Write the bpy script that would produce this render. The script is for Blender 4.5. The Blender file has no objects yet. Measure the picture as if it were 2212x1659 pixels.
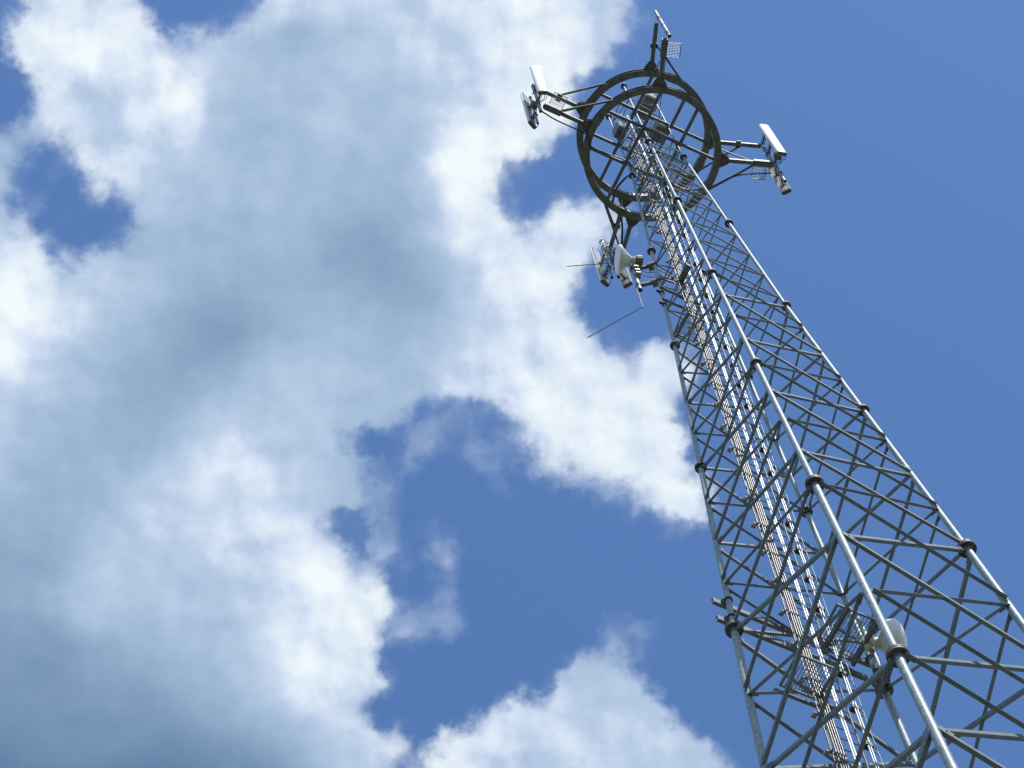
import bpy, math, random
import numpy as np
from mathutils import Vector, Matrix
random.seed(7)
SC = bpy.context.scene
COL = SC.collection
R = math.radians

# ------------------------------------------------------------------ camera
PITCH, ROLL = 1.1968368, -0.1706390
f_ = Vector((0, math.cos(PITCH), math.sin(PITCH))); r_ = Vector((1, 0, 0)); u_ = r_.cross(f_)
right = math.cos(ROLL) * r_ + math.sin(ROLL) * u_
up = -math.sin(ROLL) * r_ + math.cos(ROLL) * u_
cam = bpy.data.objects.new('camera', bpy.data.cameras.new('camera')); COL.objects.link(cam)
cam.matrix_world = Matrix(((right.x, up.x, -f_.x, 0), (right.y, up.y, -f_.y, 0), (right.z, up.z, -f_.z, 1.6), (0, 0, 0, 1)))
cam.data.sensor_width = 36; cam.data.lens = 78.74; cam.data.clip_end = 5000
SC.camera = cam

# ------------------------------------------------------------------ sun, exposure
SUN_EL, SUN_AZ = 58.0, -52.7       # azimuth in degrees counter-clockwise from +X
sd = Vector((math.cos(R(SUN_EL)) * math.cos(R(SUN_AZ)), math.cos(R(SUN_EL)) * math.sin(R(SUN_AZ)), math.sin(R(SUN_EL))))
sun = bpy.data.objects.new('sun', bpy.data.lights.new('sun', 'SUN')); COL.objects.link(sun)
sun.data.energy = 4.3; sun.data.angle = R(0.5); sun.data.color = (1.0, 0.965, 0.91)
sun.rotation_euler = sd.to_track_quat('Z', 'Y').to_euler()
vs = SC.view_settings; vs.view_transform = 'Standard'; vs.look = 'None'; vs.exposure = 0; vs.gamma = 1

# ------------------------------------------------------------------ sky: clear sky and cumulus, fixed by world direction
W = bpy.data.worlds.new('World'); SC.world = W; W.use_nodes = True
NT = W.node_tree; NT.nodes.clear(); N = NT.nodes.new; LK = NT.links.new
def mth(op, a, b=None, c=None, clamp=False):
    n = N('ShaderNodeMath'); n.operation = op; n.use_clamp = clamp
    for i, v in enumerate((a, b, c)):
        if v is None: continue
        if isinstance(v, (int, float)): n.inputs[i].default_value = v
        else: LK(v, n.inputs[i])
    return n.outputs[0]
def vm(op, a, b=None, c=None, out=0):
    n = N('ShaderNodeVectorMath'); n.operation = op
    for i, v in enumerate((a, b, c)):
        if v is None: continue
        if isinstance(v, (tuple, list, Vector)): n.inputs[i].default_value = tuple(v)
        else: LK(v, n.inputs[i])
    return n.outputs[out]
def sstep(x, a, b):
    n = N('ShaderNodeMapRange'); n.interpolation_type = 'SMOOTHSTEP'
    n.inputs['From Min'].default_value = a; n.inputs['From Max'].default_value = b; LK(x, n.inputs['Value'])
    return n.outputs['Result']
def noise(vec, scale, detail=8, rough=.55, out='Fac', dist=0):
    n = N('ShaderNodeTexNoise'); n.inputs['Scale'].default_value = scale; n.inputs['Detail'].default_value = detail
    n.inputs['Roughness'].default_value = rough; n.inputs['Distortion'].default_value = dist; LK(vec, n.inputs['Vector'])
    return n.outputs[out]

# the cloud field is laid on a plane that touches the sky dome; 2212 x 1659 units span the part worked out in detail
GW, GH, MX, MY = 2212., 1659., 220., 165.
NX, NY = 72, 56
gx = np.linspace(-MX, GW + MX, NX); gy = np.linspace(-MY, GH + MY, NY)
FX, FY = np.meshgrid(np.linspace(-MX, GW + MX, NX * 4), np.linspace(-MY, GH + MY, NY * 4))
def inpoly(pts):
    ins = np.zeros(FX.shape, bool); n = len(pts)
    for i in range(n):
        x0, y0 = pts[i]; x1, y1 = pts[(i + 1) % n]
        if y0 == y1: continue
        c = ((y0 > FY) != (y1 > FY)) & (FX < (x1 - x0) * (FY - y0) / (y1 - y0) + x0)
        ins ^= c
    return ins.astype(float)
def blur(a, s):
    s = s / ((GW + 2 * MX) / (NX * 4)); k = int(3 * s) + 1; x = np.arange(-k, k + 1); w = np.exp(-x * x / (2 * s * s)); w /= w.sum()
    a = np.pad(a, k, mode='edge')
    a = np.apply_along_axis(lambda r: np.convolve(r, w, 'valid'), 0, a)
    return np.apply_along_axis(lambda r: np.convolve(r, w, 'valid'), 1, a)
def gauss(x, y, rx, ry=None, ang=0):
    ry = ry or rx; c, s = math.cos(R(ang)), math.sin(R(ang)); dx, dy = FX - x, FY - y
    return np.exp(-(((dx * c + dy * s) / rx) ** 2 + ((-dx * s + dy * c) / ry) ** 2))
cloud = inpoly([(-400, -400), (1355, -400), (1350, 60), (1319, 120), (1295, 158), (1262, 170), (1228, 182), (1245, 206), (1240, 250), (1205, 285),
    (1185, 318), (1150, 335), (1105, 345), (1078, 352), (1072, 390), (1085, 430), (1098, 478), (1112, 515), (1135, 505), (1150, 480), (1190, 462), (1240, 450),
    (1290, 440), (1345, 450), (1340, 520), (1300, 560), (1250, 590), (1215, 595), (1235, 660), (1270, 720), (1300, 760), (1330, 800), (1385, 800),
    (1400, 770), (1440, 750), (1500, 740), (1520, 800), (1500, 850), (1478, 880), (1462, 925), (1478, 985), (1508, 1040), (1540, 1085), (1515, 1120),
    (1490, 1130), (1460, 1122), (1438, 1150), (1425, 1110), (1395, 1065), (1345, 1035), (1290, 1010), (1235, 1000), (1190, 985), (1160, 955), (1125, 915),
    (1085, 880), (1050, 862), (1010, 862), (965, 845), (930, 842), (900, 860), (862, 895), (830, 920), (785, 915), (745, 935), (728, 960), (736, 990),
    (775, 1010), (785, 1050), (765, 1080), (715, 1120), (700, 1155), (718, 1185), (750, 1240), (790, 1258), (832, 1290), (846, 1330), (822, 1370),
    (832, 1405), (822, 1440), (852, 1465), (830, 1498), (785, 1500), (800, 1530), (822, 1560), (845, 1610), (852, 1700), (850, 2100), (-400, 2100)])
low = inpoly([(885, 2100), (890, 1660), (905, 1625), (935, 1592), (990, 1558), (1040, 1545), (1069, 1530), (1105, 1495), (1135, 1500), (1165, 1515), (1195, 1480),
    (1245, 1440), (1300, 1420), (1350, 1440), (1395, 1500), (1430, 1540), (1460, 1565), (1500, 1582), (1530, 1570), (1552, 1612), (1590, 1665), (1640, 2100)])
holes = inpoly([(295, -400), (300, 0), (315, 22), (340, 55), (362, 88), (385, 92), (425, 76), (452, 60), (482, 56), (530, 55), (565, 40), (580, 0), (580, -400)])
holes += inpoly([(-400, -400), (44, -400), (44, 0), (30, 35), (14, 62), (12, 98), (30, 132), (38, 172), (60, 182), (76, 215), (74, 262), (50, 272), (0, 268), (-400, 268)])
holes += inpoly([(128, 318), (102, 345), (62, 348), (42, 380), (45, 430), (60, 468), (78, 490), (110, 518), (135, 545), (160, 572), (172, 552), (205, 542), (235, 550),
    (268, 532), (300, 505), (288, 480), (252, 464), (220, 450), (198, 430), (184, 405), (205, 372), (178, 345), (145, 328)])
holes = (blur(holes, 16) > .20).astype(float)
den = np.clip(cloud + low - holes, 0, 1); veil = blur(den, 55); den = blur(den, 13) * (1 - gauss(170, 460, 190, 150)) + blur(den, 26) * gauss(170, 460, 190, 150); den = den + .30 * veil ** 1.5 * (1 - den)
for x, y, rx, ry, ang, a in [(560, 25, 45, 35, 0, .40), (505, 30, 40, 25, 0, .22), (20, 300, 90, 26, 10, -.28), (60, 330, 60, 20, 0, -.2), (8, 60, 20, 70, 0, .3), (8, 215, 30, 40, 0, -.05),
    (125, 385, 62, 22, -50, .26), (95, 455, 40, 20, 40, .2), (178, 480, 30, 24, 0, .24), (270, 500, 20, 30, 0, .15), (215, 545, 26, 16, 0, .2), (90, 430, 22, 30, 0, .06), (420, 130, 40, 20, 0, -.1), (560, 100, 25, 20, 0, -.12),
    (955, 1195, 26, 48, 5, .42), (972, 1290, 34, 60, 10, .27), (895, 1345, 55, 45, -30, .36), (1000, 1330, 42, 26, 0, .2), (820, 1170, 75, 90, 0, .34), (800, 1230, 55, 45, 0, .2),
    (865, 1030, 40, 110, 30, .26), (905, 930, 60, 70, 0, .22), (1010, 930, 80, 70, 0, .2), (1060, 1000, 50, 60, 0, .22), (1110, 1080, 70, 22, 45, .15), (785, 1040, 30, 60, 0, .25),
    (1150, 960, 60, 50, 20, .22), (1290, 1045, 85, 40, 15, .35), (1200, 1020, 60, 40, 10, .2), (1370, 1090, 50, 45, 30, .25), (1440, 1172, 20, 12, 0, .3),
    (1300, 1395, 26, 60, 10, .42), (1255, 1440, 60, 50, 0, .22), (1375, 1400, 30, 70, 0, .26), (1400, 1350, 60, 22, 0, .2), (1450, 1560, 70, 60, 0, .1), (860, 1590, 25, 60, 0, .3),
    (1280, 750, 60, 50, 30, .2), (1330, 720, 40, 30, 0, .12), (1100, 370, 40, 40, 0, .2), (1095, 430, 30, 40, 0, .15), (1200, 440, 60, 30, 0, .18), (1160, 330, 50, 30, 0, .2),
    (1395, 775, 70, 34, 0, .16), (1560, 700, 60, 40, 60, .22), (1600, 620, 60, 24, 60, .12), (1365, 60, 40, 90, 0, .26), (1310, 470, 40, 60, 0, -.1), (1470, 840, 34, 60, 0, -.2),
    (1500, 930, 22, 30, 0, -.2), (1105, 1640, 30, 40, 0, -.25), (720, 1150, 50, 50, 0, -.15), (340, 1655, 120, 22, 0, -.05)]:
    den = den + a * (1.4 if a > .1 and x > 700 and y > 850 else 1.0) * gauss(x, y, rx, ry, ang)
den = np.clip(den, 0, 1)

# brightness of the cloud as seen (0-100), rows every 100 units down, columns every 100 across
LUM = {0: '84 88 92 84 86 86 86 80 84 82 84 96 90 82 80', 100: '84 92 96 93 80 78 74 70 76 84 80 86 97 82 84', 200: '84 88 90 88 96 76 73 76 76 77 80 92 94 90 90',
 300: '72 80 87 88 80 72 72 74 75 72 96 94 88 90 90', 400: '72 76 90 84 76 75 74 72 70 73 98 92 86 88 88', 500: '82 82 78 70 72 71 71 69 66 71 94 92 88 86 86',
 600: '94 92 84 74 72 71 69 68 64 66 76 90 90 88 86', 700: '98 90 80 72 66 64 69 71 72 68 76 87 88 84 86', 800: '91 81 72 68 64 72 76 76 74 74 84 90 92 91 85',
 900: '81 72 70 66 68 80 78 74 72 72 80 86 95 94 92 90', 1000: '76 70 70 72 82 86 80 80 72 74 76 76 90 94 97 95', 1100: '72 68 68 80 84 84 89 76 72 74 74 74 74 76 92 95',
 1200: '66 64 74 82 80 80 80 92 74 82 78 76 76 76 80 84', 1300: '65 66 78 76 76 78 85 92 94 80 78 76 76 80 80 80', 1400: '62 60 64 68 72 74 88 93 90 84 80 80 78 78 76 76',
 1500: '60 60 62 64 66 69 80 87 80 82 84 86 80 76 77 77', 1600: '55 57 59 58 59 62 64 74 82 91 92 84 83 82 84 78', 1700: '50 51 51 49 49 54 60 68 84 90 92 78 80 80 80 74'}
SPOT = [(215, 105, 22, 9), (410, 215, 30, 6), (205, 210, 34, -12), (275, 195, 26, -10), (245, 300, 24, -12), (235, 245, 26, -9), (20, 655, 60, 5), (1000, 330, 26, 8), (1010, 430, 30, 5), (940, 615, 60, -2),
 (800, 580, 110, -1), (540, 985, 40, 3), (575, 1115, 26, 5), (200, 425 + 0, 18, 4), (1090, 80, 30, 4), (770, 165, 26, 6), (780, 130, 20, 5), (650, 70, 40, -6), (715, 40, 30, 5), (640, 25, 30, 6),
 (1340, 1055, 50, -8), (680, 1240, 26, 7), (745, 1290, 32, 6), (800, 1330, 30, 4), (690, 1400, 50, 3), (615, 1210, 24, 5), (500, 735, 110, -2), (1085, 620, 40, 4), (1330, 800, 40, 3), (380, 1190, 40, -3),
 (440, 1250, 30, -3), (1120, 20, 26, 5), (470, 70, 20, 4), (545, 85, 16, -8), (590, 105, 18, -6), (1185, 245, 34, 6), (120, 60, 30, 4), (300, 1200, 60, 2), (955, 1190, 26, 6), (985, 1635, 60, 3), (1160, 590, 40, 4)]
keys = sorted(LUM); tab = np.array([(lambda v: v + [v[-1]] * (17 - len(v)))([float(t) for t in LUM[k].split()]) for k in keys])
def bil(t, xs, ys):
    xi = np.clip(xs / 100., 0, t.shape[1] - 1.001); yi = np.clip(ys / 100., 0, t.shape[0] - 1.001)
    x0 = xi.astype(int); y0 = yi.astype(int); fx = xi - x0; fy = yi - y0
    return (t[y0, x0] * (1 - fx) + t[y0, x0 + 1] * fx) * (1 - fy) + (t[y0 + 1, x0] * (1 - fx) + t[y0 + 1, x0 + 1] * fx) * fy
lum = blur(bil(tab, FX, FY), 26)
for x, y, r, a in SPOT: lum = lum + a * gauss(x, y, r)
lum = np.clip(lum / 100., 0, 1)
def down(a): return a.reshape(NY, 4, NX, 4).mean((1, 3))

tc = N('ShaderNodeTexCoord').outputs['Generated']
# a fixed direction in the sky (the middle of the worked-out cloud field) and its two tangents
FW = f_.copy(); TX = right.copy(); TY = -up
dz = mth('MAXIMUM', vm('DOT_PRODUCT', tc, FW, out=1), 0.05)
SCL = 7628.8855 / 3488 * GW
U = mth('MULTIPLY_ADD', mth('DIVIDE', vm('DOT_PRODUCT', tc, TX, out=1), dz), SCL, GW / 2)
V = mth('MULTIPLY_ADD', mth('DIVIDE', vm('DOT_PRODUCT', tc, TY, out=1), dz), SCL, GH / 2)
comb = N('ShaderNodeCombineXYZ'); LK(U, comb.inputs[0]); LK(V, comb.inputs[1])
P = vm('SCALE', comb.outputs[0]); P.node.inputs['Scale'].default_value = 1 / 1000.
w1 = vm('SUBTRACT', noise(P, 9, 7, .58, 'Color'), (.5, .5, .5))
w2 = vm('SUBTRACT', noise(P, 30, 5, .52, 'Color'), (.5, .5, .5))
w0 = vm('SUBTRACT', noise(P, 3.2, 3, .5, 'Color'), (.5, .5, .5))
warp = vm('ADD', vm('MULTIPLY', w0, (60, 60, 0)), vm('ADD', vm('MULTIPLY', w1, (120, 120, 0)), vm('MULTIPLY', w2, (46, 46, 0))))
warpL = vm('MULTIPLY', w1, (90, 90, 0))
def unit(vec):
    v = vm('ADD', vec, (MX, MY, 0)); v = vm('DIVIDE', v, (GW + 2 * MX, GH + 2 * MY, 1))
    s = N('ShaderNodeSeparateXYZ'); LK(v, s.inputs[0]); return s.outputs[0], s.outputs[1]
def curve(x, cols):
    n = N('ShaderNodeRGBCurve'); m = n.mapping; m.use_clip = False
    c3 = N('ShaderNodeCombineXYZ')
    for i in range(3): LK(x, c3.inputs[i])
    LK(c3.outputs[0], n.inputs['Color'])
    for i in range(3):
        y = cols[:, i]; cv = m.curves[i]; t = np.linspace(0, 1, len(y))
        cv.points[0].location = (0, y[0]); cv.points[-1].location = (1, y[-1])
        for a, b in zip(t[1:-1], y[1:-1]): cv.points.new(float(a), float(b))
    m.update(); return n.outputs['Color']
def field(F, x, y, rank):
    """sum of products of one-dimensional curves = a smooth two-dimensional field"""
    mean = F.mean(); Uu, S, Vt = np.linalg.svd(F - mean); tot = None
    for k in range(0, rank, 3):
        A = Uu[:, k:k + 3]; B = Vt[k:k + 3].T
        sa = np.abs(A).max(0) * 1.02; sb = np.abs(B).max(0) * 1.02
        ya = curve(y, A / (2 * sa) + .5); xb = curve(x, B / (2 * sb) + .5)
        g = 4 * sa * sb * S[k:k + 3]
        ya = vm('MULTIPLY', vm('SUBTRACT', ya, (.5, .5, .5)), [float(t) for t in g]); xb = vm('SUBTRACT', xb, (.5, .5, .5))
        d = vm('DOT_PRODUCT', ya, xb, out=1); tot = d if tot is None else mth('ADD', tot, d)
    return mth('ADD', tot, float(mean))
xd, yd = unit(vm('ADD', comb.outputs[0], warp)); xl, yl = unit(vm('ADD', comb.outputs[0], warpL))
D = field(down(den), xd, yd, 30)
L = field(down(lum), xl, yl, 18)
# away from the worked-out part the cover is free noise
far = mth('MAXIMUM', mth('ABSOLUTE', mth('MULTIPLY_ADD', U, 2 / GW, -1)), mth('ABSOLUTE', mth('MULTIPLY_ADD', V, 2 / GH, -1)))
farm = sstep(far, 1.04, 1.18)
free = sstep(noise(tc, 5, 6, .55), .44, .60)
def lerp(a, b, t): return mth('ADD', mth('MULTIPLY', a, mth('SUBTRACT', 1, t)), mth('MULTIPLY', b, t))
D = lerp(D, free, farm); L = lerp(L, .84, farm)
n1 = noise(P, 12, 10, .57); n2 = noise(P, 5, 6, .5); n3 = noise(P, 60, 5, .6)
D = mth('MINIMUM', mth('MAXIMUM', D, 0.), 1.)
amp = mth('MULTIPLY_ADD', mth('MULTIPLY', D, mth('SUBTRACT', 1., D)), 2.2, .14)
dd = mth('ADD', D, mth('MULTIPLY', amp, mth('ADD', mth('SUBTRACT', n1, .5), mth('MULTIPLY', mth('SUBTRACT', n3, .5), .16))))
soft = noise(P, 2.3, 2, .5)                 # some edges are hard billows, others torn and thin
cov = sstep(dd, .08, 1.08)
hard = sstep(dd, .40, .80)
cov = lerp(cov, hard, sstep(soft, .52, .70))
# relief: the same billow noise looked up a little towards the sun
b0_ = noise(P, 6, 5, .5); e1 = noise(vm('ADD', P, (.030, -.030, 0)), 6, 5, .5)
b2_ = noise(P, 17, 6, .55); e2 = noise(vm('ADD', P, (.011, -.011, 0)), 17, 6, .55)
relief = mth('ADD', mth('MULTIPLY', mth('SUBTRACT', b0_, e1), .45), mth('MULTIPLY', mth('SUBTRACT', b2_, e2), .09))
L = mth('MULTIPLY_ADD', mth('SUBTRACT', L, .82), 1.10, .822)
L = mth('ADD', L, mth('MULTIPLY', relief, sstep(L, .60, .95)))
L = mth('ADD', L, mth('ADD', mth('MULTIPLY', mth('SUBTRACT', n1, .5), .05), mth('MULTIPLY', mth('SUBTRACT', n2, .5), .07)))
ramp = N('ShaderNodeValToRGB'); LK(L, ramp.inputs[0]); cr = ramp.color_ramp
def lin(c): return tuple(((v / 255.) / 12.92 if v <= 10 else ((v / 255. + .055) / 1.055) ** 2.4) for v in c) + (1,)
STOPS = [(.40, (78, 104, 150)), (.50, (100, 130, 165)), (.58, (121, 150, 181)), (.66, (149, 176, 205)), (.73, (169, 193, 220)), (.80, (188, 207, 233)), (.88, (216, 229, 246)), (.95, (233, 243, 251)), (1.0, (243, 251, 254))]
while len(cr.elements) < len(STOPS): cr.elements.new(.5)
for e, (p, c) in zip(cr.elements, STOPS): e.position = p; e.color = lin(c)
sky = N('ShaderNodeTexSky'); sky.sky_type = 'NISHITA'; sky.sun_disc = False
sky.sun_elevation = R(SUN_EL); sky.sun_rotation = R(90 - SUN_AZ); sky.altitude = 100; sky.air_density = 1.0; sky.dust_density = .4; sky.ozone_density = 1.0
b1 = N('ShaderNodeBackground'); b1.inputs['Strength'].default_value = .143; LK(vm('MULTIPLY', sky.outputs[0], (.75, .985, 1.24)), b1.inputs['Color'])
b2 = N('ShaderNodeBackground'); b2.inputs['Strength'].default_value = 1.0; LK(ramp.outputs[0], b2.inputs['Color'])
mx = N('ShaderNodeMixShader'); LK(cov, mx.inputs[0]); LK(b1.outputs[0], mx.inputs[1]); LK(b2.outputs[0], mx.inputs[2])
wo = N('ShaderNodeOutputWorld'); LK(mx.outputs[0], wo.inputs['Surface'])

# ------------------------------------------------------------------ materials
def mat(name, col, rough=.5, metal=0., var=.12, scale=6., bump=0., spec=.5, dirt=None):
    m = bpy.data.materials.new(name); m.use_nodes = True; t = m.node_tree; b = t.nodes['Principled BSDF']
    b.inputs['Roughness'].default_value = rough; b.inputs['Metallic'].default_value = metal; b.inputs['Specular IOR Level'].default_value = spec
    tc = t.nodes.new('ShaderNodeTexCoord'); n = t.nodes.new('ShaderNodeTexNoise'); n.inputs['Scale'].default_value = scale; n.inputs['Detail'].default_value = 6
    t.links.new(tc.outputs['Object'], n.inputs['Vector'])
    r = t.nodes.new('ShaderNodeValToRGB'); e = r.color_ramp.elements
    d = dirt or tuple(c * (1 - var) for c in col)
    e[0].position = .3; e[0].color = (*d, 1); e[1].position = .68; e[1].color = (*[min(1, c * (1 + var * .6)) for c in col], 1)
    t.links.new(n.outputs['Fac'], r.inputs[0]); t.links.new(r.outputs[0], b.inputs['Base Color'])
    mr = t.nodes.new('ShaderNodeMapRange'); mr.inputs['To Min'].default_value = rough * .85; mr.inputs['To Max'].default_value = min(1, rough * 1.2)
    n2 = t.nodes.new('ShaderNodeTexNoise'); n2.inputs['Scale'].default_value = scale * 4; t.links.new(tc.outputs['Object'], n2.inputs['Vector'])
    t.links.new(n2.outputs['Fac'], mr.inputs['Value']); t.links.new(mr.outputs[0], b.inputs['Roughness'])
    if bump:
        bp = t.nodes.new('ShaderNodeBump'); bp.inputs['Strength'].default_value = bump; bp.inputs['Distance'].default_value = .004
        t.links.new(n2.outputs['Fac'], bp.inputs['Height']); t.links.new(bp.outputs[0], b.inputs['Normal'])
    return m
M = dict(
    galv=mat('galvanised_steel', (.255, .315, .335), .52, .2, .34, 14, .05, .4),
    brace=mat('galvanised_angle', (.15, .185, .20), .55, .1, .25, 7, .05, .5),
    ring=mat('weathered_green_steel', (.135, .158, .158), .55, .2, .35, 5, .2, dirt=(.085, .096, .09)),
    flange=mat('flange_steel', (.115, .112, .11), .6, .35, .4, 9, .3, dirt=(.07, .058, .054)),
    white=mat('antenna_white', (.85, .87, .86), .42, 0, .05, 3),
    back=mat('antenna_back', (.42, .43, .41), .5, .1, .12, 5),
    beige=mat('radome_beige', (.66, .67, .55), .5, 0, .1, 4),
    boxg=mat('radio_unit_grey', (.17, .18, .165), .55, .05, .15, 4),
    cable=mat('cable_jacket', (.034, .029, .031), .3, 0, .2, 8, spec=.4),
    alu=mat('bright_aluminium', (.40, .42, .43), .45, .4, .08, 8, spec=.4),
    clamp=mat('stainless_clamp', (.28, .28, .28), .5, .4, .1, 12, spec=.4),
    dark=mat('dark_fitting', (.03, .03, .035), .5, .1, .2, 10),
    rail=mat('polished_rail', (.62, .64, .66), .36, .5, .08, 8, spec=.6),
    wire=mat('green_wire', (.30, .42, .34), .45, .2, .2, 10),
)

# ------------------------------------------------------------------ tower frame
CX, CY, YAW, ZC = 4.56919831, 16.23128299, 0.6007047, 1.6
CS, SN = math.cos(YAW), math.sin(YAW)
def world(p): return Vector((CX + CS * p[0] - SN * p[1], CY + SN * p[0] + CS * p[1], p[2] + ZC))
LV = [60.46, 54.488, 48.488, 42.488, 36.488, 30.488, 24.488, 18.488, 12.488, 6.488, 0.488, -1.6]
WD = [0.9534, 0.9696, 1.3211, 1.6846, 2.1611, 2.6544, 3.0968, 3.57, 4.05, 4.52, 5.0, 5.15]
def wat(z): return float(np.interp(z, LV[::-1], WD[::-1]))
CORN = dict(F=(-1, -1), R=(1, -1), L=(-1, 1), B=(1, 1))
def leg(c, z, off=0.):
    w = wat(z) / 2 - off; return Vector((CORN[c][0] * w, CORN[c][1] * w, z))

class MB:
    """collects shapes given in the tower's own frame and links them as one mesh"""
    def __init__(s): s.v = []; s.f = []; s.sm = []
    def tube(s, pts, r, n=10, cap=True, smooth=True):
        pts = [Vector(p) for p in pts]; rs = r if isinstance(r, (list, tuple)) else [r] * len(pts); b0 = len(s.v)
        ref = None
        for i, p in enumerate(pts):
            d = (pts[min(i + 1, len(pts) - 1)] - pts[max(i - 1, 0)]).normalized()
            if ref is None: ref = d.orthogonal().normalized()
            a = (ref - d * ref.dot(d)).normalized(); b = d.cross(a); ref = a
            for k in range(n):
                t = 2 * math.pi * k / n; s.v.append(p + (a * math.cos(t) + b * math.sin(t)) * rs[i])
        for i in range(len(pts) - 1):
            for k in range(n):
                k2 = (k + 1) % n; s.f.append((b0 + i * n + k, b0 + i * n + k2, b0 + (i + 1) * n + k2, b0 + (i + 1) * n + k)); s.sm.append(smooth)
        if cap:
            s.caps(b0, b0 + (len(pts) - 1) * n, n)
        return s
    def caps(s, i0, i1, n):
        for st, rev in ((i0, True), (i1, False)):      # caps get vertices of their own so that the sides shade true
            c0 = len(s.v); s.v += [s.v[st + k].copy() for k in range(n)]
            s.f.append(tuple(c0 + k for k in (reversed(range(n)) if rev else range(n)))); s.sm.append(False)
    def prism(s, poly, o, ax, ay, ez):
        """polygon (list of 2-d points in axes ax, ay at o) pushed along vector ez"""
        o = Vector(o); ax = Vector(ax); ay = Vector(ay); ez = Vector(ez); b0 = len(s.v); n = len(poly)
        for e in (Vector((0, 0, 0)), ez):
            for x, y in poly: s.v.append(o + ax * x + ay * y + e)
        s.f.append(tuple(b0 + k for k in reversed(range(n)))); s.f.append(tuple(b0 + n + k for k in range(n))); s.sm += [False, False]
        for k in range(n):
            k2 = (k + 1) % n; s.f.append((b0 + k, b0 + k2, b0 + n + k2, b0 + n + k)); s.sm.append(False)
        return s
    def box(s, c, sz, az=0., bev=0.):
        a = Vector((math.cos(R(az)), math.sin(R(az)), 0)); b = Vector((-a.y, a.x, 0)); x, y, z = [t / 2 for t in sz]
        if bev: poly = [(-x + bev, -y), (x - bev, -y), (x, -y + bev), (x, y - bev), (x - bev, y), (-x + bev, y), (-x, y - bev), (-x, -y + bev)]
        else: poly = [(-x, -y), (x, -y), (x, y), (-x, y)]
        return s.prism(poly, Vector(c) - Vector((0, 0, z)), a, b, (0, 0, 2 * z))
    def beam(s, p, q, w, h, upv=(0, 0, 1)):
        p = Vector(p); q = Vector(q); d = (q - p); dn = d.normalized(); a = dn.cross(Vector(upv)).normalized(); b = a.cross(dn)
        return s.prism([(-w / 2, -h / 2), (w / 2, -h / 2), (w / 2, h / 2), (-w / 2, h / 2)], p, a, b, d)
    def angle(s, p, q, a_, t, n_in, flip=1):
        """angle iron: one flange in the face, the other turned along n_in"""
        p = Vector(p); q = Vector(q); d = q - p; dn = d.normalized(); n = (Vector(n_in) - dn * Vector(n_in).dot(dn)).normalized(); b = n.cross(dn) * flip
        if b.z < 0: b = -b
        return s.prism([(0, 0), (0, a_), (t, a_), (t, t), (a_, t), (a_, 0)], p - b * a_ * .5, n, b, d)
    def channel(s, p, q, w, h, t, n_out):
        p = Vector(p); q = Vector(q); d = q - p; dn = d.normalized(); n = (Vector(n_out) - dn * Vector(n_out).dot(dn)).normalized(); b = n.cross(dn).normalized()
        return s.prism([(0, -h / 2), (w, -h / 2), (w, -h / 2 + t), (t, -h / 2 + t), (t, h / 2 - t), (w, h / 2 - t), (w, h / 2), (0, h / 2)], p, n, b, d)
    def lathe(s, o, ax, prof, n=32, cap=True):
        o = Vector(o); ax = Vector(ax).normalized(); a = ax.orthogonal().normalized(); b = ax.cross(a); b0 = len(s.v)
        for h, r in prof:
            for k in range(n):
                t = 2 * math.pi * k / n; s.v.append(o + ax * h + (a * math.cos(t) + b * math.sin(t)) * r)
        for i in range(len(prof) - 1):
            for k in range(n):
                k2 = (k + 1) % n; s.f.append((b0 + i * n + k, b0 + i * n + k2, b0 + (i + 1) * n + k2, b0 + (i + 1) * n + k)); s.sm.append(True)
        if cap: s.caps(b0, b0 + (len(prof) - 1) * n, n)
        return s
    def hoop(s, z, prof, n=120, a0=0., a1=360.):
        """profile (r, dz) swept about the tower's axis"""
        b0 = len(s.v); m = len(prof); full = abs(a1 - a0) > 359
        cnt = n if full else n + 1
        for i in range(cnt):
            t = R(a0 + (a1 - a0) * i / n)
            for r, h in prof: s.v.append(Vector((r * math.cos(t), r * math.sin(t), z + h)))
        for i in range(n):
            j = (i + 1) % cnt
            for k in range(m):
                k2 = (k + 1) % m; s.f.append((b0 + i * m + k, b0 + j * m + k, b0 + j * m + k2, b0 + i * m + k2)); s.sm.append(False)
        return s
    def build(s, name, m, parent=None, base=None, label=None, smooth_angle=True):
        base = Vector(base if base is not None else (parent['base'] if parent is not None and 'base' in parent else (0, 0, 0)))
        me = bpy.data.meshes.new(name); me.from_pydata([v - base for v in s.v], [], s.f); me.materials.append(m)
        me.polygons.foreach_set('use_smooth', s.sm); me.update()
        import bmesh
        bm = bmesh.new(); bm.from_mesh(me); bmesh.ops.recalc_face_normals(bm, faces=bm.faces); bm.to_mesh(me); bm.free()
        o = bpy.data.objects.new(name, me); COL.objects.link(o)
        if parent is not None:
            o.parent = parent; BASE[o.name] = base
        else:
            o.location = world(base); o.rotation_euler = (0, 0, YAW)
        if label: o['label'] = label
        return o
BASE = {}
def sub(mb, name, m, part, label=None):
    """a sub-part: same frame as its part"""
    return mb.build(name, m, part, BASE[part.name], label)
class Root:
    def __init__(s, name, label, cat, base, group=None):
        s.o = bpy.data.objects.new(name, None); COL.objects.link(s.o); s.o.empty_display_size = .2
        s.base = Vector(base); s.o.location = world(base); s.o.rotation_euler = (0, 0, YAW)
        s.o['label'] = label; s.o['category'] = cat
        if group: s.o['group'] = group
    def part(s, mb, name, m, label=None): return mb.build(name, m, s.o, s.base, label)
def tag(o, label, cat, group=None, kind=None):
    o['label'] = label; o['category'] = cat
    if group: o['group'] = group
    if kind: o['kind'] = kind
    return o
Z3 = Vector((0, 0, 1))

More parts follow.
